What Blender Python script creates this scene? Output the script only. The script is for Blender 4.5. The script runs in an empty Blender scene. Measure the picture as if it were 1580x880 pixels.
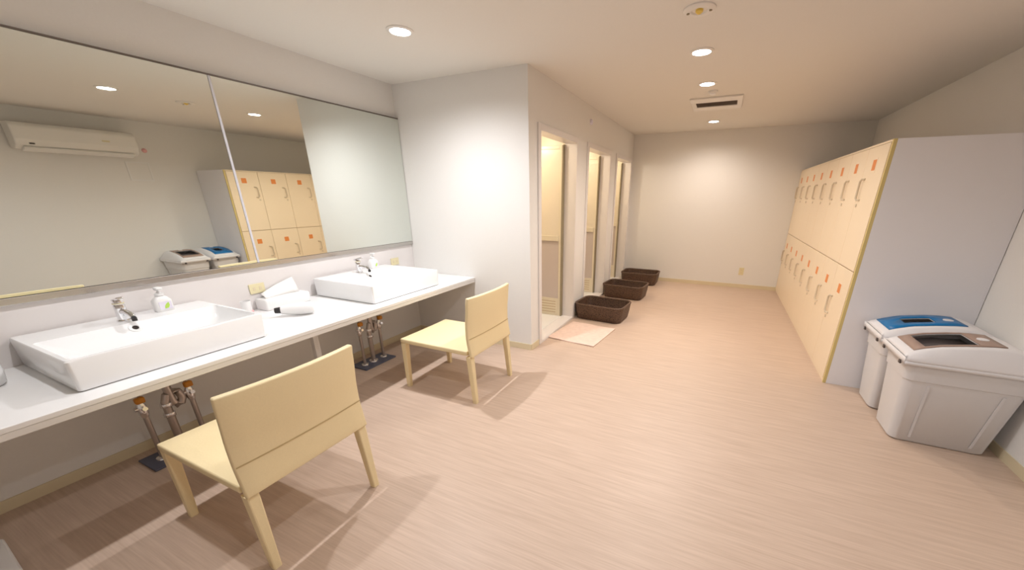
import bpy, bmesh, math, random
from mathutils import Vector, Matrix
random.seed(4)
C = bpy.context.scene.collection
S = bpy.context.scene
PI = math.pi

# ------------------------------------------------------------------ camera
cam_d = bpy.data.cameras.new('camera'); cam = bpy.data.objects.new('camera', cam_d); C.objects.link(cam)
W_, H_ = 1580.0, 880.0
F_, PX, PY, YAW, PIT, ROL = 570.66, 843.06, 515.8, -.428, .357, -.002
cam_d.sensor_fit = 'HORIZONTAL'; cam_d.sensor_width = 36
cam_d.lens = F_ / W_ * 36
cam_d.shift_x = -(PX - W_ / 2) / W_; cam_d.shift_y = (PY - H_ / 2) / W_
cam_d.clip_start = .02
fw = Vector((math.sin(YAW) * math.cos(PIT), math.cos(YAW) * math.cos(PIT), -math.sin(PIT)))
rt0 = Vector((math.cos(YAW), -math.sin(YAW), 0)); dn0 = fw.cross(rt0)
rt = rt0 * math.cos(ROL) + dn0 * math.sin(ROL); up = -(-rt0 * math.sin(ROL) + dn0 * math.cos(ROL))
m3 = Matrix((rt, up, -fw)).transposed()
cam.matrix_world = Matrix.Translation((0, 0, 1.44)) @ m3.to_4x4()
S.camera = cam

# ------------------------------------------------------------------ world, exposure, lamp settings
w = bpy.data.worlds.new('world'); S.world = w; w.use_nodes = True
w.node_tree.nodes['Background'].inputs[0].default_value = (1, .95, .9, 1)
w.node_tree.nodes['Background'].inputs[1].default_value = 0.0
S.view_settings.view_transform = 'Standard'; S.view_settings.look = 'None'
S.view_settings.gamma = 1; S.view_settings.use_curve_mapping = False
S.view_settings.exposure = 1.1
COOL = (.97, .97, 1.0); MID = (1, .94, .86); WARM = (1, .87, .76); AMBER = (1, .86, .70)
P_COUNTER, P_ROW, P_SHOWER = 60, 50, 5.0

# ------------------------------------------------------------------ materials
def lin(r, g, b):
    f = lambda v: (v / 255 / 12.92) if v / 255 <= .04045 else ((v / 255 + .055) / 1.055) ** 2.4
    return (f(r), f(g), f(b), 1)
def mat(name, col, rough=.5, metal=0, noise=0, nscale=40, bump=0, spec=.5, coat=0, emit=None, estr=0):
    m = bpy.data.materials.new(name); m.use_nodes = True
    nt = m.node_tree; b = nt.nodes['Principled BSDF']
    b.inputs['Base Color'].default_value = col; b.inputs['Roughness'].default_value = rough
    b.inputs['Metallic'].default_value = metal; b.inputs['Specular IOR Level'].default_value = spec
    b.inputs['Coat Weight'].default_value = coat
    if emit: b.inputs['Emission Color'].default_value = emit; b.inputs['Emission Strength'].default_value = estr
    if noise or bump:
        tc = nt.nodes.new('ShaderNodeTexCoord'); n = nt.nodes.new('ShaderNodeTexNoise')
        n.inputs['Scale'].default_value = nscale; n.inputs['Detail'].default_value = 4
        nt.links.new(tc.outputs['Object'], n.inputs['Vector'])
        if noise:
            r = nt.nodes.new('ShaderNodeMix'); r.data_type = 'RGBA'
            r.inputs[6].default_value = tuple(c * (1 - noise) for c in col[:3]) + (1,)
            r.inputs[7].default_value = tuple(min(1, c * (1 + noise)) for c in col[:3]) + (1,)
            nt.links.new(n.outputs['Fac'], r.inputs[0]); nt.links.new(r.outputs[2], b.inputs['Base Color'])
        if bump:
            bp = nt.nodes.new('ShaderNodeBump'); bp.inputs['Strength'].default_value = bump; bp.inputs['Distance'].default_value = .002
            nt.links.new(n.outputs['Fac'], bp.inputs['Height']); nt.links.new(bp.outputs['Normal'], b.inputs['Normal'])
    return m

M = {}
M['wall'] = mat('wallpaper', (.83, .81, .78, 1), .8, noise=.02, nscale=90, bump=.12, spec=.3)
M['ceiling'] = mat('ceiling_paper', (.82, .79, .74, 1), .85, noise=.02, nscale=90, bump=.1, spec=.2)
M['base'] = mat('cream_skirting', (.74, .64, .44, 1), .45)
M['mirror'] = mat('mirror_glass', (.80, .84, .80, 1), .012, 1)
M['steel'] = mat('steel_edge', (.55, .53, .51, 1), .25, 1)
M['seamstrip'] = mat('pale_mirror_edge', (.62, .62, .66, 1), .4)
M['darkedge'] = mat('dark_mirror_channel', (.16, .13, .11, 1), .4, .3)
M['counter'] = mat('white_solid_surface', (.86, .85, .84, 1), .22, noise=.01)
M['splash'] = mat('backsplash_panel', (.78, .74, .72, 1), .35)
M['porcelain'] = mat('porcelain', (.9, .9, .9, 1), .1, coat=.3)
M['chrome'] = mat('chrome', (.82, .82, .84, 1), .08, 1)
M['pipe'] = mat('brushed_pipe', (.5, .45, .42, 1), .3, .9)
M['plate'] = mat('slate_plate', (.09, .10, .15, 1), .35, .2)
M['black'] = mat('black_plastic', (.015, .012, .012, 1), .4)
M['hole'] = mat('dark_hole', (.03, .018, .014, 1), .6)
M['orange'] = mat('orange_valve', (.62, .24, .01, 1), .4)
M['leather'] = mat('cream_leather', (.88, .73, .44, 1), .42, noise=.03, nscale=120, bump=.15)
M['stitch'] = mat('leather_seam', (.55, .41, .2, 1), .6)
M['white'] = mat('white_plastic', (.84, .83, .82, 1), .35)
M['whitepaper'] = mat('white_paper', (.88, .86, .83, 1), .8)
M['lilac'] = mat('label_white', (.80, .76, .88, 1), .5)
M['green'] = mat('label_green', (.50, .75, .12, 1), .5)
M['pink'] = mat('pink_plastic', (.85, .45, .45, 1), .5)
M['outlet'] = mat('cream_outlet', (.78, .70, .44, 1), .4)
M['frame'] = mat('white_door_frame', (.82, .78, .76, 1), .35)
M['ivory'] = mat('ivory_panel', (.80, .72, .56, 1), .35)
M['frost'] = mat('frosted_sheet', (.82, .74, .60, 1), .25, noise=.03, nscale=200, bump=.3)
M['frostgrey'] = mat('frosted_lower_sheet', (.62, .54, .50, 1), .3, noise=.03, nscale=200, bump=.3)
M['gasket'] = mat('olive_gasket', (.30, .25, .16, 1), .5)
M['lfront'] = mat('locker_front', (.88, .74, .55, 1), .38)
M['lside'] = mat('locker_grey', (.86, .85, .88, 1), .4)
M['ledge'] = mat('locker_edge', (.70, .56, .23, 1), .4)
M['lgap'] = mat('locker_gap', (.58, .44, .28, 1), .6)
M['lhandle'] = mat('locker_handle', (.66, .56, .42, 1), .4)
M['tag'] = mat('orange_tag', (.78, .27, .07, 1), .5)
M['tagw'] = mat('tag_sticker', (.90, .76, .58, 1), .5)
M['bin'] = mat('bin_grey', (.70, .69, .70, 1), .35, noise=.015, nscale=200)
M['binlid'] = mat('bin_lid', (.80, .79, .81, 1), .32)
M['binblue'] = mat('bin_blue', (.0, .16, .42, 1), .35)
M['binbrown'] = mat('bin_brown', (.36, .25, .20, 1), .4)
M['bindark'] = mat('bin_flap', (.055, .045, .045, 1), .35)
M['mat'] = mat('bath_mat_pile', (.80, .61, .52, 1), .95, noise=.16, nscale=22, bump=1)
M['aircon'] = mat('aircon_white', (.86, .84, .80, 1), .4)
M['vent'] = mat('vent_dark', (.06, .045, .03, 1), .6)
M['ventslat'] = mat('vent_slat', (.16, .12, .09, 1), .5)
M['lampglow'] = mat('lamp_glow', (1, 1, 1, 1), .5, emit=(1, .97, .93, 1), estr=14)
M['showerglow'] = mat('shower_lamp_glow', (1, 1, 1, 1), .5, emit=(1, .82, .5, 1), estr=4)
M['yellow'] = mat('yellow_led', (.85, .62, .12, 1), .4)
M['lampring'] = mat('lamp_ring', (.82, .79, .75, 1), .4)

def floor_mat():
    m = bpy.data.materials.new('woven_vinyl'); m.use_nodes = True; nt = m.node_tree; b = nt.nodes['Principled BSDF']
    tc = nt.nodes.new('ShaderNodeTexCoord')
    def streak(sx, sy, sc, det):
        mp = nt.nodes.new('ShaderNodeMapping'); mp.inputs['Scale'].default_value = (sx, sy, 1)
        nt.links.new(tc.outputs['Object'], mp.inputs['Vector'])
        n = nt.nodes.new('ShaderNodeTexNoise'); n.inputs['Scale'].default_value = sc; n.inputs['Detail'].default_value = det
        nt.links.new(mp.outputs['Vector'], n.inputs['Vector']); return n
    a = streak(2.2, 46, 1, 4); c = streak(5, 150, 1, 2)
    add = nt.nodes.new('ShaderNodeMath'); add.operation = 'ADD'
    nt.links.new(a.outputs['Fac'], add.inputs[0]); nt.links.new(c.outputs['Fac'], add.inputs[1])
    half = nt.nodes.new('ShaderNodeMath'); half.operation = 'MULTIPLY'; half.inputs[1].default_value = .5
    nt.links.new(add.outputs[0], half.inputs[0])
    r = nt.nodes.new('ShaderNodeValToRGB')
    r.color_ramp.elements[0].position = .36; r.color_ramp.elements[0].color = FLOOR_A
    r.color_ramp.elements[1].position = .64; r.color_ramp.elements[1].color = FLOOR_B
    nt.links.new(half.outputs[0], r.inputs['Fac']); nt.links.new(r.outputs['Color'], b.inputs['Base Color'])
    b.inputs['Roughness'].default_value = .42; b.inputs['Specular IOR Level'].default_value = .35
    bp = nt.nodes.new('ShaderNodeBump'); bp.inputs['Strength'].default_value = .12; bp.inputs['Distance'].default_value = .002
    nt.links.new(half.outputs[0], bp.inputs['Height']); nt.links.new(bp.outputs['Normal'], b.inputs['Normal'])
    return m
FLOOR_A = (.53, .395, .305, 1); FLOOR_B = (.63, .485, .385, 1)
M['floor'] = floor_mat()

def basket_mat():
    m = bpy.data.materials.new('dark_wicker'); m.use_nodes = True; nt = m.node_tree; b = nt.nodes['Principled BSDF']
    tc = nt.nodes.new('ShaderNodeTexCoord')
    mp = nt.nodes.new('ShaderNodeMapping'); mp.inputs['Scale'].default_value = (60, 60, 110)
    nt.links.new(tc.outputs['Object'], mp.inputs['Vector'])
    v = nt.nodes.new('ShaderNodeTexVoronoi'); v.inputs['Scale'].default_value = 1
    nt.links.new(mp.outputs['Vector'], v.inputs['Vector'])
    r = nt.nodes.new('ShaderNodeValToRGB'); r.color_ramp.elements[0].color = (.17, .095, .058, 1); r.color_ramp.elements[1].color = (.03, .015, .009, 1)
    nt.links.new(v.outputs['Distance'], r.inputs['Fac']); nt.links.new(r.outputs['Color'], b.inputs['Base Color'])
    b.inputs['Roughness'].default_value = .5
    bp = nt.nodes.new('ShaderNodeBump'); bp.inputs['Strength'].default_value = .8; bp.inputs['Distance'].default_value = .004; bp.invert = True
    nt.links.new(v.outputs['Distance'], bp.inputs['Height']); nt.links.new(bp.outputs['Normal'], b.inputs['Normal'])
    return m
M['wicker'] = basket_mat()

# ------------------------------------------------------------------ mesh helpers
class MB:
    def __init__(s): s.bm = bmesh.new()
    def _merge(s, t):
        me = bpy.data.meshes.new('tmp'); t.to_mesh(me); t.free(); s.bm.from_mesh(me); bpy.data.meshes.remove(me)
    def box(s, x0, x1, y0, y1, z0, z1, bev=0, seg=2, rot=None):
        t = bmesh.new(); bmesh.ops.create_cube(t, size=1)
        cx, cy, cz = (x0 + x1) / 2, (y0 + y1) / 2, (z0 + z1) / 2
        for v in t.verts: v.co = Vector((v.co.x * (x1 - x0), v.co.y * (y1 - y0), v.co.z * (z1 - z0)))
        if bev: bmesh.ops.bevel(t, geom=t.edges[:], offset=bev, segments=seg, profile=.5, affect='EDGES')
        if rot: bmesh.ops.rotate(t, verts=t.verts[:], cent=(0, 0, 0), matrix=rot)
        for v in t.verts: v.co += Vector((cx, cy, cz))
        s._merge(t); return s
    def loft(s, loops, cap0=True, cap1=True, closed=True):
        vs = [[s.bm.verts.new(p) for p in l] for l in loops]; n = len(loops[0])
        for a, b in zip(vs, vs[1:]):
            for i in range(n if closed else n - 1):
                j = (i + 1) % n; s.bm.faces.new((a[i], a[j], b[j], b[i]))
        if cap0: s.bm.faces.new(vs[0][::-1])
        if cap1: s.bm.faces.new(vs[-1])
        return s
    def lathe(s, prof, c=(0, 0, 0), n=24, cap0=True, cap1=True):
        return s.loft([[(c[0] + r * math.cos(2 * PI * i / n), c[1] + r * math.sin(2 * PI * i / n), c[2] + z) for i in range(n)] for r, z in prof], cap0, cap1)
    def tube(s, pts, r, n=12, cap=True):
        pts = [Vector(p) for p in pts]; loops = []; rs = r if isinstance(r, (list, tuple)) else [r] * len(pts)
        for i, p in enumerate(pts):
            a = pts[max(i - 1, 0)]; b = pts[min(i + 1, len(pts) - 1)]; d = (b - a).normalized()
            ref = Vector((0, 1, 0)) if abs(d.y) < .9 else Vector((1, 0, 0))
            u = d.cross(ref).normalized(); v = d.cross(u)
            loops.append([p + u * rs[i] * math.cos(2 * PI * k / n) + v * rs[i] * math.sin(2 * PI * k / n) for k in range(n)])
        return s.loft(loops, cap, cap)
    def grid(s, fn, us, vs, skip=lambda i, j: False):
        V = [[s.bm.verts.new(fn(u, v)) for v in vs] for u in us]
        for i in range(len(us) - 1):
            for j in range(len(vs) - 1):
                if not skip(i, j): s.bm.faces.new((V[i][j], V[i + 1][j], V[i + 1][j + 1], V[i][j + 1]))
        return s
    def obj(s, name, m, parent=None, smooth=False, loc=None, solid=0, bevel=0, subsurf=0, off=-1):
        bmesh.ops.recalc_face_normals(s.bm, faces=s.bm.faces[:])
        me = bpy.data.meshes.new(name); s.bm.to_mesh(me); s.bm.free()
        o = bpy.data.objects.new(name, me); C.objects.link(o); me.materials.append(m)
        if loc: o.location = loc
        if parent: o.parent = parent
        if solid: md = o.modifiers.new('solid', 'SOLIDIFY'); md.thickness = solid; md.offset = off
        if bevel: md = o.modifiers.new('bevel', 'BEVEL'); md.width = bevel; md.segments = 2; md.limit_method = 'ANGLE'
        if subsurf: md = o.modifiers.new('sub', 'SUBSURF'); md.levels = subsurf; md.render_levels = subsurf
        if smooth:
            for p in me.polygons: p.use_smooth = True
            if hasattr(me, 'set_sharp_from_angle'): me.set_sharp_from_angle(angle=math.radians(42))
        return o
def rrect(cx, cy, z, hx, hy, r, k=5):
    out = []
    for sx, sy, a0 in ((1, 1, 0), (-1, 1, 90), (-1, -1, 180), (1, -1, 270)):
        for i in range(k):
            a = math.radians(a0 + 90 * i / (k - 1)); out.append((cx + sx * (hx - r) + r * math.cos(a), cy + sy * (hy - r) + r * math.sin(a), z))
    return out
def thing(name, label, cat, loc=(0, 0, 0), group=None, rotz=0):
    o = bpy.data.objects.new(name, None); C.objects.link(o); o.location = loc; o.rotation_euler = (0, 0, rotz); o.empty_display_size = .05
    return tag(o, label, cat, group)
def tag(o, label, cat, group=None):
    o['label'] = label; o['category'] = cat
    if group: o['group'] = group
    return o
def struct(o): o['kind'] = 'structure'; return o
def dup(root, loc, label, rotz=None):
    r = root.copy(); C.objects.link(r); r.location = loc; r['label'] = label
    if rotz is not None: r.rotation_euler = (0, 0, rotz)
    for ch in list(root.children):
        c = ch.copy(); C.objects.link(c); c.parent = r
        for g in list(ch.children):
            d = g.copy(); C.objects.link(d); d.parent = c
    return r

# ------------------------------------------------------------------ room shell
XL, XR, YP, YB, YF, XW, CH = -2.957, 1.69, 3.035, 6.92, -1.6, -1.548, 2.4
DOORS = [(3.22, 4.185), (4.535, 5.515), (5.845, 6.80)]; DH = 2.005; WT = .12
struct(MB().box(XL - .1, XR + .1, YF - .1, YB + .1, -.1, 0).obj('floor', M['floor']))
struct(MB().box(XL - .1, XR + .1, YF - .1, YB + .1, CH, CH + .1).obj('ceiling', M['ceiling']))
struct(MB().box(XL - .1, XL, YF, YP + .12, 0, CH).obj('wall_left', M['wall']))
struct(MB().box(XR, XR + .1, YF, YB, 0, CH).obj('wall_right', M['wall']))
struct(MB().box(XL - .1, XR + .1, YB, YB + .1, 0, CH).obj('wall_back', M['wall']))
struct(MB().box(XL - .1, XR + .1, YF - .1, YF, 0, CH).obj('wall_front', M['wall']))
struct(MB().box(XL, XW - WT, YP, YP + .1, 0, CH).obj('wall_partition', M['wall']))
b = MB(); ys = [YP] + [v for d in DOORS for v in d] + [YB]
for i in range(0, len(ys), 2): b.box(XW - WT, XW, ys[i], ys[i + 1], 0, CH)
for y0, y1 in DOORS: b.box(XW - WT, XW, y0, y1, DH, CH)
struct(b.obj('wall_shower', M['wall']))
BH, BT = .06, .008
struct(MB().box(XL, XL + BT, YF, YP, 0, BH).obj('baseboard_left', M['base']))
struct(MB().box(XR - BT, XR, YF, 3.44, 0, BH).obj('baseboard_right', M['base']))
struct(MB().box(XW, .952, YB - BT, YB, 0, BH).obj('baseboard_back', M['base']))
struct(MB().box(XL + BT, XW, YP - BT, YP, 0, BH).obj('baseboard_partition', M['base']))
b = MB()
for i in range(0, len(ys), 2):
    y0 = ys[i] + (.0 if i == 0 else .0225); y1 = ys[i + 1] - (.0225 if i < 6 else 0)
    b.box(XW, XW + BT, y0, y1, 0, BH)
struct(b.obj('baseboard_shower', M['base']))

# shower doorways, folded leaves and cabins
ORD = ['first (nearest)', 'second (middle)', 'third (farthest)']
for k, (y0, y1) in enumerate(DOORS):
    fr = MB(); cw = .032; fl = .022
    for a, c in ((y0, y0 + cw), (y1 - cw, y1)): fr.box(XW - WT - .005, XW + .001, a, c, 0, DH)
    fr.box(XW - WT - .005, XW + .001, y0 + cw, y1 - cw, DH - cw, DH); fr.box(XW - WT - .005, XW + .001, y0 + cw, y1 - cw, 0, .028)
    for a, c in ((y0 - fl, y0 + cw), (y1 - cw, y1 + fl)): fr.box(XW + .001, XW + .014, a, c, 0, DH + fl, .002)
    fr.box(XW + .001, XW + .014, y0 + cw, y1 - cw, DH - cw, DH + fl, .002); fr.box(XW + .001, XW + .014, y0 + cw, y1 - cw, 0, .028, .002)
    f = struct(fr.obj('door_%d' % (k + 1), M['frame']))
    f['label'] = 'white framed shower doorway, ' + ORD[k] + ' of the three along the corridor'
    # folded leaf parked at the far jamb, inside the cabin
    yl = y1 - cw - .035; xa, xb = XW - WT - .02, XW - WT - .50
    lf = MB(); st = .03
    for a, c in ((xa - st, xa), (xb, xb + st)): lf.box(a, c, yl - .014, yl + .014, .03, 1.955, .003)
    for a, c in ((.03, .25), (.945, 1.005), (1.92, 1.955)): lf.box(xb + st, xa - st, yl - .013 - (.014 if .9 < a < 1 else 0), yl + .013, a, c, .003)
    lo = lf.obj('door_leaf', M['ivory'], f)
    MB().box(xb + st, xa - st, yl - .005, yl + .005, .25, .95).obj('lower_sheet', M['frostgrey'], lo)
    for q in range(5): MB().box(xb + .06, xa - .06, yl - .0145, yl - .0128, .07 + q * .034, .079 + q * .034).obj('louver_shade_line', M['lgap'], lo)  # recess shade of the louver put in as dark strips on the rail
    MB().box(xb + st, xa - st, yl - .005, yl + .005, 1.0, 1.92).obj('upper_sheet', M['frost'], lo)
    MB().box(XW - WT - .018, XW - WT - .006, y1 - cw - .026, y1 - cw, .03, 1.965).obj('gasket', M['gasket'], f)
    MB().box(xa - .001, xa + .012, yl - .016, yl + .016, .03, 1.955).obj('edge_strip', M['gasket'], lo)
    cab = thing('shower_cabin', 'warmly lit ivory shower cabin seen through the ' + ORD[k] + ' doorway', 'shower', (XW - WT - .006, (y0 + y1) / 2, 0), 'shower cabins')
    hw = .55; d = .95; zt = 2.12
    L = MB()
    L.box(-d - .03, -d, -hw, hw, .03, zt); L.box(-d, -.001, -hw - .03, -hw, .03, zt); L.box(-d, -.001, hw, hw + .03, .03, zt)
    L.obj('wall_lining', M['ivory'], cab)
    MB().box(-d, -.001, -hw, hw, 0, .03).obj('shower_tray', M['porcelain'], cab)
    MB().box(-d - .03, -.001, -hw - .03, hw + .03, zt, zt + .03).obj('ceiling_panel', M['ivory'], cab)
    la = MB().lathe([(.07, 0), (.075, -.015), (.055, -.035), (.02, -.042)], (-d / 2, -.1, zt), 20).obj('ceiling_lamp', M['showerglow'], cab, True)
    ld = bpy.data.lights.new('shower_light', 'POINT'); ld.energy = P_SHOWER; ld.color = AMBER; ld.shadow_soft_size = .05
    lo2 = bpy.data.objects.new('shower_light', ld); C.objects.link(lo2); lo2.parent = cab; lo2.location = (-d / 2, -.1, zt - .1)

# ------------------------------------------------------------------ vanity counter
CZ, CX = .68, -2.17
vc = thing('vanity_counter', 'long white wall-mounted vanity counter under the mirrors', 'counter', (XL, 0, 0))
D = CX - XL; CY0, CY1 = -1.0, YP - .001
MB().box(.013, D, CY0, CY1, CZ - .022, CZ, .003).obj('countertop', M['counter'], vc)
MB().box(D - .024, D - .004, CY0, CY1, CZ - .05, CZ - .0225, .003).obj('apron', M['counter'], vc)
struct(MB().box(XL + .0005, XL + .012, CY0, CY1, CZ - .022, .9625, .001).obj('trim_1', M['splash']))
struct(MB().box(XL + .0005, XL + .030, CY0, CY1, .963, .998, .003).obj('trim_2', M['steel']))
MB().box(.36, .40, 1.56, 1.60, 0, CZ - .0225, .004).obj('support_post', M['white'], vc)
# ------------------------------------------------------------------ mirrors
XM = -2.928
def mirror(y0, y1, label):
    t = thing('wall_mirror', label, 'mirror', (XL, y0, 0))
    L = y1 - y0
    MB().box(.001, XM - XL - .004, 0, L, .999, 2.116).obj('backing_board', M['darkedge'], t)
    MB().box(XM - XL - .0039, XM - XL, .0015, L - .0015, 1.0, 2.115).obj('mirror_glass', M['mirror'], t)
    if y0 > 0: MB().box(XM - XL - .0038, XM - XL + .001, .0, .013, 1.0, 2.115).obj('edge_strip', M['seamstrip'], t)
    MB().box(.001, XM - XL + .004, 0, L, 2.1165, 2.125, .001).obj('top_channel', M['darkedge'], t)
mirror(-1.0, 1.53, 'wide mirror panel on the left, reflecting the air conditioner')
mirror(1.531, YP - .004, 'narrower mirror panel next to the white partition, above the far washbasin')

# ------------------------------------------------------------------ washbasins
def basin(loc, label):
    t = thing('washbasin', label, 'sink', loc, 'washbasins on the counter')
    hx, hy, h = .325, .366, .14
    o = MB()
    loops = [rrect(0, 0, 0, hx - .012, hy - .012, .012), rrect(0, 0, .006, hx - .003, hy - .003, .014), rrect(0, 0, h - .006, hx, hy, .014), rrect(0, 0, h, hx - .005, hy - .005, .012)]
    cx = .10
    loops += [rrect(cx, 0, h, .208, hy - .02, .02), rrect(cx, 0, h - .006, .204, hy - .024, .022), rrect(cx + .018, 0, h - .055, .165, hy - .06, .05), rrect(cx + .02, 0, h - .085, .13, hy - .11, .06)]
    o.loft(loops).obj('bowl', M['porcelain'], t, True)
    # overflow with ring on the sloped rear wall of the bowl
    n = Vector((.72, 0, .69)).normalized(); p = Vector((-.083, -.022, h - .026))
    rm = n.to_track_quat('Z', 'X').to_matrix()
    for nm, r0, r1, mt, hh in (('overflow_ring', .026, .0125, 'porcelain', .006), ('overflow_hole', .0, .013, 'hole', .003)):
        q = MB()
        if r0: q.loft([[p + rm @ Vector((r * math.cos(a * PI / 10), r * math.sin(a * PI / 10), z)) for a in range(20)] for r, z in ((r0, 0), (r0 * .95, hh), (r1, hh), (r1, 0))], False, False)
        else: q.loft([[p + rm @ Vector((r1 * math.cos(a * PI / 10), r1 * math.sin(a * PI / 10), z)) for a in range(20)] for z in (0, hh)])
        q.obj(nm, M[mt], t, True)
    MB().lathe([(.026, 0), (.026, .004), (.02, .006), (.004, .006)], (cx + .03, 0, h - .085), 20).obj('drain', M['chrome'], t, True)
    return t
B1 = basin((-2.612, .783, CZ), 'rectangular white washbasin on the counter, in front of the nearer chair')
B2 = dup(B1, (-2.592, 2.25, CZ), 'rectangular white washbasin on the counter beside the white partition')
def faucet(loc, label):
    t = thing('faucet', label, 'faucet', loc, 'basin faucets')
    MB().lathe([(.030, 0), (.030, .006), (.024, .012), (.022, .07), (.023, .085), (.018, .092)], (0, 0, 0), 20).obj('body', M['chrome'], t, True)
    MB().tube([(.005, 0, .05), (.05, 0, .056), (.10, 0, .05), (.125, 0, .036)], [.015, .014, .012, .011]).obj('spout', M['chrome'], t, True)
    MB().lathe([(.0105, .018), (.0105, .034)], (.124, 0, 0), 14).obj('aerator', M['black'], t, True)
    lv = MB().box(-.035, .055, -.013, .013, .112, .124, .004, rot=Matrix.Rotation(math.radians(-14), 3, 'Y'))
    lv.lathe([(.019, .088), (.021, .1), (.016, .116)], (0, 0, 0), 16); lv.obj('lever', M['chrome'], t, True)
    MB().lathe([(.011, .0925), (.0225, .0935), (.0225, .0985), (.012, .0995)], (0, 0, 0), 16).obj('collar', M['outlet'], t, True)
    return t
F1 = faucet((-2.79, .762, CZ + .14), 'chrome single-lever faucet on the nearer washbasin')
dup(F1, (-2.78, 2.215, CZ + .14), 'chrome single-lever faucet on the washbasin beside the partition')
def soap(loc, label):
    t = thing('soap_bottle', label, 'soap bottle', loc, 'hand soap bottles')
    o = MB().loft([rrect(0, 0, z, hx, hy, r) for z, hx, hy, r in ((0, .026, .038, .015), (.004, .028, .04, .017), (.06, .028, .04, .017), (.078, .02, .028, .015), (.088, .014, .014, .0139))])
    o.obj('bottle', M['white'], t, True)
    MB().lathe([(.019, .088), (.02, .1), (.012, .106), (.006, .11), (.006, .122)], (0, 0, 0), 18).obj('pump_collar', M['white'], t, True)
    MB().loft([rrect(.008, 0, z, hx, hy, .009) for z, hx, hy in ((.120, .022, .013), (.13, .026, .015), (.136, .02, .012))]).obj('pump_head', M['white'], t, True)
    MB().box(.0275, .0288, -.024, .03, .012, .056, .0004).obj('label_sticker', M['lilac'], t)
    lf = MB(); pts = [(-.004, .016), (.012, .018), (.02, .032), (.018, .05), (.006, .042), (-.002, .03)]
    lf.loft([[(.0289, y, z) for y, z in pts], [(.0296, y, z) for y, z in pts]]).obj('leaf_mark', M['green'], t)
    return t
S1 = soap((-2.845, .945, CZ + .14), 'white pump soap bottle with green mark on the nearer washbasin')
dup(S1, (-2.85, 2.43, CZ + .14), 'white pump soap bottle with green mark on the washbasin beside the partition')

# ------------------------------------------------------------------ things on the counter
def outlet(name, loc, label, facing, wide):
    t = thing(name, label, 'outlet', loc)
    hy, hz = (.05, .034) if wide else (.036, .06)
    if facing == 'x':
        MB().box(0, .007, -hy, hy, -hz, hz, .002).obj('cover_plate', M['outlet'], t)
        for s in (-.02, .02): MB().box(.007, .0085, s - .008, s + .008, -.012, .012).obj('socket', M['base'], t)
    else:
        MB().box(-hy, hy, -.007, 0, -hz, hz, .002).obj('cover_plate', M['outlet'], t)
        for s in (-.022, .022): MB().box(-.012, .012, -.0085, -.007, s - .009, s + .009).obj('socket', M['base'], t)
outlet('power_outlet', (XL + .0121, 1.49, .822), 'cream socket on the backsplash behind the white tissue case', 'x', True)
outlet('power_outlet', (XL + .0121, 2.77, .822), 'cream socket on the backsplash by the partition corner', 'x', True)
outlet('power_outlet', (.402, YB, .275), 'cream wall socket low on the far wall', 'y', False)

t = thing('tissue_case', 'low white tissue case standing between the two washbasins', 'tissue box', (-2.872, 1.61, CZ))
MB().loft([rrect(0, 0, z, hx, hy, .012) for z, hx, hy in ((0, .062, .155), (.004, .066, .16), (.066, .066, .16), (.074, .06, .154))]).obj('case', M['white'], t, True)
sh = MB(); 
sh.grid(lambda u, v: (-.045 + .05 * v - .02 * math.sin(3 * u), -.12 + .24 * u, .0745 + (.03 + .08 * u) * (1 - v) ** .7), [i / 8 for i in range(9)], [i / 6 for i in range(7)])
sh.obj('tissue_sheet', M['whitepaper'], t, True, solid=.001)
t = thing('hair_dryer', 'white hair dryer with dark nozzle lying on the counter between the basins', 'hair dryer', (-2.57, 1.44, CZ), rotz=math.radians(-42))
MB().tube([(0, -.03, .045), (0, .02, .045), (0, .08, .045), (0, .14, .045), (0, .16, .045)], [.027, .036, .042, .04, .026], 18).obj('barrel', M['white'], t, True)
MB().tube([(0, -.066, .045), (0, -.032, .045)], [.018, .022], 16).obj('nozzle', M['black'], t, True)
MB().tube([(-.02, .1, .036), (-.06, .115, .028), (-.10, .12, .022)], [.02, .018, .017], 14).obj('handle', M['white'], t, True)
t = thing('tumbler', 'small white tumbler with pink base near the corner of the nearer basin', 'cup', (-2.87, 1.36, CZ))
MB().lathe([(.028, .022), (.031, .09), (.029, .09), (.026, .026)], (0, 0, 0), 20).obj('cup', M['white'], t, True)
MB().lathe([(.033, 0), (.035, .006), (.033, .02), (.028, .022)], (0, 0, 0), 20).obj('base_ring', M['pink'], t, True)
t = thing('counter_pot', 'rounded white pot cut by the left edge, on the counter', 'pot', (-2.72, .27, CZ))
MB().lathe([(.05, 0), (.062, .012), (.068, .06), (.064, .075)], (0, 0, 0), 28).obj('pot', M['white'], t, True)
MB().lathe([(.066, .0755), (.066, .085), (.03, .098), (.008, .1)], (0, 0, 0), 28).obj('lid', M['white'], t, True)

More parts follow.
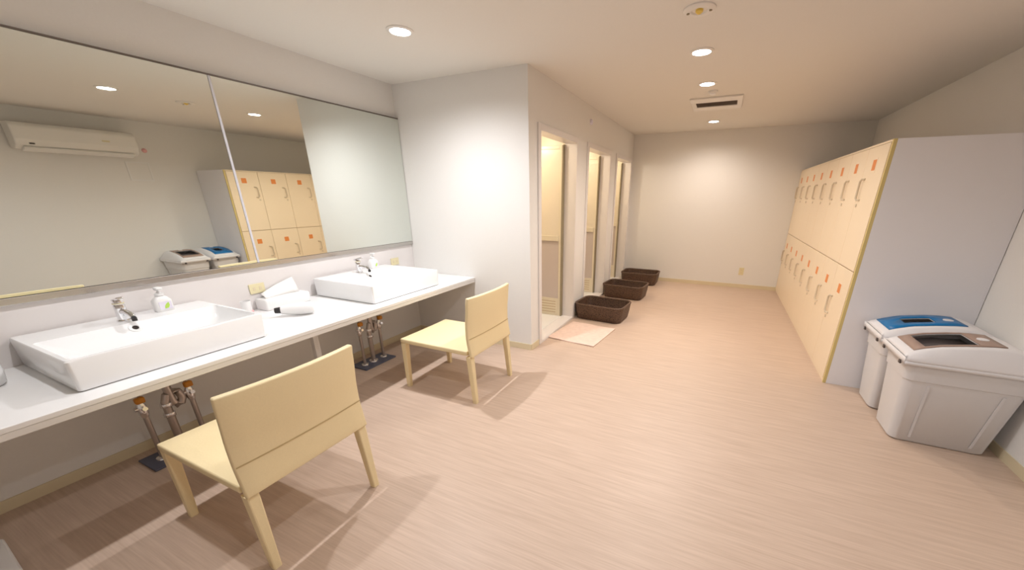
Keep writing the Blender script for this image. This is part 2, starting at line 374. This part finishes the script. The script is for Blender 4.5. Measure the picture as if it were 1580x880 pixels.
# ------------------------------------------------------------------ plumbing under the basins
def plumbing(loc, label):
    t = thing('basin_plumbing', label, 'pipes', loc, 'pipework under the basins')
    MB().box(-.10, .10, -.17, .17, 0, .012, .004).obj('floor_plate', M['plate'], t)
    top = CZ - .024
    for y in (-.095, .115):
        p = MB().tube([(0, y, .013), (0, y, .31)], .013).obj('supply_pipe', M['pipe'], t, True)
        MB().lathe([(.032, .0125), (.03, .02), (.014, .026)], (0, y, 0), 18, False, False).obj('escutcheon', M['chrome'], p, True)
        v = MB().lathe([(.016, .29), (.021, .31), (.021, .36), (.012, .38)], (0, y, 0), 14); v.tube([(0, y, .335), (.045, y, .35)], .011); v.tube([(0, y, .345), (0, y - .03, .345)], .012)
        v.obj('stop_valve', M['chrome'], t, True)
        MB().tube([(0, y, .38), (.01, y * .9, .45), (.0, y * .6, .55), (0, y * .45, top)], .007).obj('flex_hose', M['pipe'], t, True)
        MB().box(.02, .05, y - .026, y + .014, .385, .42, .008).obj('valve_knob', M['orange'], t)
    dp = MB().tube([(0, 0, .013), (0, 0, .25), (0, .0, .33), (0, .015, .37), (0, .04, .385), (0, .065, .37), (0, .075, .34), (0, .075, .32), (0, .065, .295), (0, .045, .29), (0, .035, .305), (0, .03, .33), (0, .025, .45), (0, .02, top)], .02).obj('drain_trap', M['pipe'], t, True)
    for z in (.24, .30): MB().lathe([(.026, z), (.028, z + .004), (.028, z + .02), (.026, z + .024)], (0, 0, 0), 8).obj('slip_nut', M['chrome'], t, True)
    MB().lathe([(.04, .0125), (.038, .022), (.02, .028)], (0, 0, 0), 18, False, False).obj('escutcheon', M['chrome'], dp, True)
    return t
P1 = plumbing((-2.755, .775, 0), 'chrome pipes and orange knobs on a dark floor plate, behind the nearer chair')
dup(P1, (-2.745, 2.175, 0), 'chrome pipes and orange knobs on a dark floor plate, between the two chairs')

# ------------------------------------------------------------------ chairs
def chair(loc, label, rz=0):
    t = thing('chair', label, 'chair', loc, 'cream leather chairs at the counter', rz)
    hw = .27
    st = MB(); 
    us = [-.33 + .62 * i / 8 for i in range(9)]; vs = [-hw + 2 * hw * i / 8 for i in range(9)]
    def topz(x, y): return .412 - .010 * (1 - (y / hw) ** 2) * (1 - ((x + .02) / .36) ** 2)
    loops = []
    st.grid(lambda x, y: (x, y, topz(x, y)), us, vs); st.obj('seat', M['leather'], t, True, solid=.034, bevel=.007)
    bk = MB()
    def bx(z, y):
        prof = [(.365, .312), (.42, .302), (.50, .290), (.60, .290), (.70, .302), (.78, .308), (.815, .316)]
        for (za, xa), (zb, xb) in zip(prof, prof[1:]):
            if z <= zb + 1e-6: x = xa + (xb - xa) * (z - za) / (zb - za); break
        return x + .026 * (1 - (y / hw) ** 2) * min(1, max(0, (z - .38) / .25))
    zs = [.368 + .432 * i / 12 for i in range(13)]
    bk.grid(lambda z, y: (bx(z, y) + .012, y, z), zs, vs); bk.obj('backrest', M['leather'], t, True, solid=.026, bevel=.006, off=0)
    sm = MB()
    def strip(zc): 
        return [[(bx(zc, y) + .012 + s * .0145, y, zc + dz) for s, dz in ((1, -.0022), (1.12, -.0022), (1.12, .0022), (1, .0022))] for y in [-hw + .004 + (2 * hw - .008) * i / 16 for i in range(17)]]
    sm.loft(strip(.505)); sm.obj('seam', M['stitch'], t)
    for sx in (-1, 1):
        for sy in (-1, 1):
            x0 = -.307 if sx < 0 else .300; x1 = -.312 if sx < 0 else .325
            top = .377 if sx < 0 else .366
            lg = MB().loft([rrect(x1, sy * (hw - .018), 0, .017, .016, .006, 3), rrect(x0 + (x1 - x0) * .1, sy * (hw - .023), top - .03, .022, .022, .006, 3), rrect(x0, sy * (hw - .023), top, .022, .022, .006, 3)])
            lg.obj('leg', M['leather'], t)
    return t
CH1 = chair((-1.80, .79, 0), 'cream leather chair in the foreground, facing the nearer washbasin')
dup(CH1, (-1.795, 2.215, 0), 'cream leather chair beside the white partition, facing the far washbasin')

# ------------------------------------------------------------------ lockers
LX, LY0, LZ = .945, 3.43, 1.80
lk = thing('locker_bank', 'long two-tier cream locker bank with grey side along the right wall', 'locker', (LX, LY0, 0))
LW = (YB - .003 - LY0) / 8
c = MB().box(.022, XR - LX - .003, 0, 8 * LW, 0, LZ, .002); c.obj('body', M['lside'], lk)
e = MB(); e.box(.0, .022, 0, .018, 0, LZ, .002); e.obj('edge_trim', M['ledge'], lk)
MB().box(.0, .0219, .0185, 8 * LW, LZ - .014, LZ, .001).obj('top_rail', M['lfront'], lk)
MB().box(.004, .0219, .0185, 8 * LW, 0, .03).obj('plinth', M['lfront'], lk)
MB().box(.014, .0219, .018, 8 * LW, .03, LZ - .014).obj('door_reveal', M['lgap'], lk)
dmesh = {}
for i in range(8):
    for tier in (0, 1):
        z0, z1 = ((.034, .908), (.915, LZ - .017))[tier]
        y0 = .02 + i * (8 * LW - .02) / 8 + .002; y1 = .02 + (i + 1) * (8 * LW - .02) / 8 - .002; wd = y1 - y0
        zt = z1 - .165 if tier == 0 else z1 - .127
        def part(nm, build, m, par, smooth=False):
            key = (nm, tier)
            if key not in dmesh: dmesh[key] = build().obj(nm, M[m], par, smooth); o = dmesh[key]
            else: o = dmesh[key].copy(); C.objects.link(o); o.parent = par
            return o
        dr = part('door', lambda: MB().box(-.004, .0135, 0, wd, z0, z1, .003), 'lfront', lk); dr.location = (0, y0, 0)
        yc = wd * .5; yh = wd * .88
        pl = part('number_plate', lambda: MB().box(-.0052, -.0041, yc - .05, yc + .05, zt - .052, zt + .05, .0004), 'tagw', dr)
        part('tag', lambda: MB().box(-.0064, -.0053, yc - .036, yc + .036, zt - .036, zt + .036, .0004), 'tag', dr)
        zh = zt - .165
        part('handle', lambda: MB().tube([(-.004, yh - .045, zh + .075), (-.018, yh - .015, zh + .075), (-.022, yh, zh + .06), (-.022, yh, zh - .06), (-.018, yh - .015, zh - .075), (-.004, yh - .045, zh - .075)], .0075, 8), 'lhandle', dr, True)
        part('keyhole', lambda: MB().tube([(-.004, yh + .005, zh - .115), (-.009, yh + .005, zh - .115)], .013, 12), 'lhandle', dr, True)

# ------------------------------------------------------------------ bins
def bin_(loc, label, kind):
    t = thing('recycling_bin', label, 'bin', loc, 'grey bins by the locker side')
    # local x 0 (front) .. .62 (against the wall)
    def sec(z, x0, x1, hy, r): return rrect((x0 + x1) / 2, 0, z, (x1 - x0) / 2, hy, r)
    bd = MB().loft([sec(0, .145, .565, .12, .035), sec(.012, .13, .58, .132, .04), sec(.42, .095, .625, .158, .045), sec(.425, .088, .632, .164, .045), sec(.525, .078, .64, .170, .05)], True, True)
    bd.obj('body', M['bin'], t, True)
    for s in (-1, 1):
        for x in (.22, .50):
            MB().loft([[(x - .006, s * .136, .04), (x + .006, s * .136, .04), (x + .006, s * .1395, .04), (x - .006, s * .1395, .04)], [(x - .018 + (.0 if x < .4 else .04), s * .158, .40), (x - .006 + (.0 if x < .4 else .04), s * .158, .40), (x - .006 + (0 if x < .4 else .04), s * .1625, .40), (x - .018 + (0 if x < .4 else .04), s * .1625, .40)]]).obj('side_rib', M['bin'], t)
    lid = MB()
    prof = [(.055, .567), (.075, .583), (.10, .597), (.14, .614), (.18, .629), (.23, .643), (.30, .655), (.37, .664), (.43, .669), (.49, .669), (.54, .661), (.59, .641), (.63, .606), (.648, .567)]
    def tz(x):
        for (xa, za), (xb, zb) in zip(prof, prof[1:]):
            if x <= xb + 1e-9: return za + (zb - za) * (x - xa) / (xb - xa)
        return prof[-1][1]
    hx0, hx1 = (.150, .375) if kind == 'brown' else (.195, .35)
    hh = .102 if kind == 'brown' else .052
    xs = [.058, .075, .10, .135, hx0, (hx0 + hx1) / 2 - .05, (hx0 + hx1) / 2 + .05, hx1, .43, .49, .54, .59, .63, .646]
    ysn = [-.183, -.18, -.178, -.150, -.132, -hh, 0, hh, .132, .150, .178, .18, .183]
    def lf(x, y):
        a = abs(y); z = tz(x)
        if a > .17: z2 = .542 if a > .182 else .556 if a > .179 else .566
        elif a > .14: z2 = .566 + (z - .566) * .86
        else: z2 = z
        # front and rear corners tuck in a little
        return (x, y * (1 - .04 * max(0, (.11 - x) / .06)), min(z2, z))
    lid.grid(lf, xs, ysn, lambda i, j: 4 <= i < 7 and 5 <= j < 7)
    nx = len(xs)
    # skirt all round
    for xe in (.058, .646):
        lid.loft([[(xe, y * (1 - (.04 * .93 if xe < .1 else 0)), z) for y in ysn] for z in (min(.566, tz(xe)), .525)], False, False, closed=False)
    for s in (-1, 1):
        lid.loft([[(x, s * .183 * (1 - .04 * max(0, (.11 - x) / .06)), z) for x in xs] for z in (.543, .522)], False, False, closed=False)
    bmesh.ops.remove_doubles(lid.bm, verts=lid.bm.verts[:], dist=.0008)
    lid.obj('lid', M['binlid'], t, True, solid=.004)
    ins = MB(); ax = [.098, .135, hx0, (hx0 + hx1) / 2 - .05, (hx0 + hx1) / 2 + .05, hx1, .42, .45, .48]
    ay = [-.122, -hh, 0, hh, .122]
    ins.grid(lambda x, y: (x, y * (1 - .12 * max(0, (x - .375) / .105)), tz(x) + .0055), ax, ay, lambda i, j: 2 <= i < 5 and 1 <= j < 3)
    ins.obj('lid_insert', M['binblue' if kind == 'blue' else 'binbrown'], t, True, solid=.005)
    MB().grid(lambda x, y: (x, y, tz(x) - .022 - .012 * (x - hx0) / (hx1 - hx0)), [hx0 - .01, (hx0 + hx1) / 2, hx1 + .01], [-hh - .01, 0, hh + .01]).obj('flap', M['bindark' if kind == 'brown' else 'hole'], t, True, solid=.004)
    MB().lathe([(.026, 0), (.026, .006), (.018, .009), (.004, .009)], (.425, 0, tz(.425) + .002), 18).obj('button', M['binlid'], t, True)
    for s in (-1, 1): MB().box(.048, .058, s * .13 - .012, s * .13 + .012, .512, .534, .003).obj('clip', M['bindark'], t)
    return t
bin_((1.03, 2.835, 0), 'grey bin with dark brown flap opening, nearest the camera', 'brown')
bin_((1.03, 3.225, 0), 'grey bin with bright blue slotted lid, next to the lockers', 'blue')

# ------------------------------------------------------------------ baskets and mat
def basket(loc, label, rz):
    t = thing('clothes_basket', label, 'basket', loc, 'dark wicker baskets by the shower doors', rz)
    o = MB().loft([rrect(0, 0, z, hx, hy, r, 6) for z, hx, hy, r in ((0, .265, .19, .07), (.012, .285, .205, .08), (.10, .30, .22, .085), (.185, .31, .228, .09), (.185, .292, .21, .08), (.10, .284, .202, .075), (.02, .268, .188, .07))])
    o.obj('body', M['wicker'], t, True)
    lp = rrect(0, 0, .19, .303, .221, .086, 8); n = len(lp); r = MB()
    loops = []
    for i in range(n):
        p = Vector(lp[i]); d = (Vector(lp[(i + 1) % n]) - Vector(lp[i - 1])).normalized(); u = d.cross(Vector((0, 0, 1)))
        loops.append([p + u * .014 * math.cos(a * PI / 4) + Vector((0, 0, .014 * math.sin(a * PI / 4))) for a in range(8)])
    r.loft(loops + [loops[0]], False, False); bmesh.ops.remove_doubles(r.bm, verts=r.bm.verts[:], dist=.0005)
    r.obj('rim', M['wicker'], t, True)
    return t
K1 = basket((-1.215, 4.38, 0), 'dark brown wicker basket nearest the camera, just beyond the bath mat', math.radians(-4))
dup(K1, (-1.205, 5.56, 0), 'dark brown wicker basket in the middle of the three', math.radians(-4))
dup(K1, (-1.19, 6.62, 0), 'dark brown wicker basket farthest away, by the far wall', 0)
o = MB(); nn = 14
o.grid(lambda u, v: (-.27 + .54 * u, -.31 + .62 * v, .012 + .002 * math.sin(9 * u + 5 * v)), [i / nn for i in range(nn + 1)], [i / nn for i in range(nn + 1)])
o = o.obj('bath_mat', M['mat'], None, True, (-1.245, 3.70, 0), solid=.011, bevel=.004); o.rotation_euler = (0, 0, math.radians(-6))
tag(o, 'pale pinkish bath mat on the floor outside the nearest shower door', 'bath mat')

# ------------------------------------------------------------------ right wall: air conditioner, panel, sensor
t = thing('air_conditioner', 'white wall air conditioner high on the right wall, seen in the mirror', 'air conditioner', (XR, 1.74, 1.94))
pf = [(0, .005), (-.13, 0), (-.19, .03), (-.215, .10), (-.21, .235), (-.18, .275), (0, .28)]
MB().loft([[(x, y, z) for x, z in pf] for y in (0, .012, 1.02, 1.032)]).obj('housing', M['aircon'], t, False, bevel=.012)
MB().box(-.205, -.10, .05, .98, -.012, .012, .004, rot=Matrix.Rotation(math.radians(14), 3, 'Y')).obj('louver', M['aircon'], t)
MB().box(-.2145, -.211, .70, .77, .14, .158, .001).obj('logo_plate', M['outlet'], t)
MB().box(-.2075, -.198, .10, .14, .05, .065, .001).obj('display', M['bindark'], t)
t = thing('access_panel', 'square flush access panel below the air conditioner, seen in the mirror', 'panel', (XR, 2.78, 1.755))
fr = MB(); a, g = .125, .02
fr.box(-.008, 0, -a, a, a - g, a, .001); fr.box(-.008, 0, -a, a, -a, -a + g, .001); fr.box(-.008, 0, -a, -a + g, -a + g, a - g, .001); fr.box(-.008, 0, a - g, a, -a + g, a - g, .001)
fr.obj('panel_frame', M['white'], t); MB().box(-.004, -.0001, -a + g, a - g, -a + g, a - g).obj('panel_door', M['wall'], t)
o = MB().lathe([(.028, 0), (.028, .012), (.02, .02), (.004, .022)], (0, 0, 0), 18).obj('pipe_cap', M['pink'], None, True, (XR, 2.90, 2.03)); o.rotation_euler = (0, -PI / 2, 0)
tag(o, 'small pinkish round pipe cap beside the air conditioner, seen in the mirror', 'pipe cap')
o = MB().lathe([(.03, 0), (.03, .012), (.022, .022), (.004, .024)], (0, 0, 0), 18).obj('wall_sensor', M['lilac'], None, True, (XW, 4.61, 2.24)); o.rotation_euler = (0, PI / 2, 0)
tag(o, 'tiny pale sensor on the wall above the shower doors', 'sensor')

# ------------------------------------------------------------------ ceiling fittings
def lamp(loc, label, power, col, size=160, blend=.9):
    t = thing('downlight', label, 'ceiling light', (loc[0], loc[1], CH), 'round recessed ceiling downlights')
    MB().lathe([(.082, 0), (.082, -.004), (.072, -.009), (.062, -.009), (.060, -.002), (.060, 0)], (0, 0, 0), 32, False, False).obj('trim_ring', M['lampring'], t, True)
    MB().lathe([(.0615, -.001), (.058, -.0065), (.002, -.0068)], (0, 0, 0), 32).obj('lens', M['lampglow'], t, True)
    ld = bpy.data.lights.new('spot', 'SPOT'); ld.energy = power; ld.color = col; ld.spot_size = math.radians(size); ld.spot_blend = blend; ld.shadow_soft_size = .035
    lo = bpy.data.objects.new('spot', ld); C.objects.link(lo); lo.parent = t; lo.location = (0, 0, -.012)
lamp((-1.99, 2.17), 'bright downlight above the counter, near the partition', P_COUNTER, COOL)
lamp((-1.99, .70), 'added downlight above the nearer chair, unseen, lighting the near counter', P_COUNTER * .5, COOL)  # added lamp, never in view; brightens the near counter and chair
lamp((-.34, 2.0), 'downlight before the shower corridor, visible in the left mirror panel', P_ROW * .85, COOL)
lamp((.55, .35), 'added downlight over the open floor, unseen, lighting the bins and locker side', P_ROW * .62, COOL)  # invented unseen lamp to light the bins and locker side
lamp((-.31, 3.31), 'nearest of the three ceiling downlights in line with the vent', P_ROW * .6, MID)
lamp((-.31, 4.18), 'downlight between the nearest one and the ceiling vent', P_ROW * .95, WARM)
lamp((-.31, 6.14), 'farthest downlight, beyond the ceiling vent near the far wall', P_ROW * .75, WARM)

t = thing('ceiling_vent', 'ceiling ventilation grille with dark slot between two downlights', 'vent', (-.25, 5.02, CH))
fr = MB(); sl = .12
fr.box(-.255, .255, -.30, -sl, -.016, 0, .006); fr.box(-.255, .255, sl, .30, -.016, 0, .006); fr.box(-.255, -.205, -sl, sl, -.016, 0, .004); fr.box(.205, .255, -sl, sl, -.016, 0, .004)
fr.obj('cover', M['lampring'], t)
MB().box(-.205, .205, -sl, sl, -.003, 0).obj('dark_backing', M['vent'], t)
for q in range(5): MB().box(-.205, .205, -.092 + q * .045, -.088 + q * .045, -.012, -.0031, 0).obj('slat', M['ventslat'], t)
t = thing('emergency_light', 'small round emergency light with yellow centre at the top ceiling edge', 'emergency light', (-.285, 2.63, CH))
MB().lathe([(.085, 0), (.085, -.006), (.07, -.014), (.045, -.012), (.04, -.004), (.002, -.003)], (0, 0, 0), 28).obj('housing', M['lampring'], t, True)
MB().lathe([(.02, -.0035), (.02, -.014), (.01, -.022), (.002, -.024)], (0, 0, 0), 18).obj('bulb', M['yellow'], t, True)
for s in (-1, 1): MB().lathe([(.008, -.0125), (.008, -.017), (.001, -.018)], (s * .058, 0, 0), 12).obj('test_button', M['gasket'], t, True)
t = thing('smoke_detector', 'small pale detector on the ceiling just before the vent', 'detector', (-.27, 4.48, CH))
MB().lathe([(.045, 0), (.045, -.012), (.036, -.02)], (0, 0, 0), 24).obj('mount', M['lampring'], t, True)
MB().lathe([(.03, -.0205), (.027, -.028), (.016, -.033), (.002, -.034)], (0, 0, 0), 20).obj('sensor_head', M['white'], t, True)

# ------------------------------------------------------------------ scale at the left edge
t = thing('bathroom_scale', 'flat white bathroom scale cut by the lower left corner', 'scale', (-2.51, -.055, 0), rotz=math.radians(-3))
MB().loft([rrect(0, 0, z, hx, hy, .025) for z, hx, hy in ((.006, .155, .145), (.012, .165, .155), (.034, .165, .155), (.04, .16, .15))]).obj('body', M['white'], t, True)
MB().box(.05, .12, -.06, .06, .0402, .042, .0006).obj('display', M['bindark'], t)
for sx in (-1, 1):
    for sy in (-1, 1): MB().lathe([(.016, 0), (.016, .0065)], (sx * .12, sy * .11, 0), 12).obj('foot', M['black'], t)
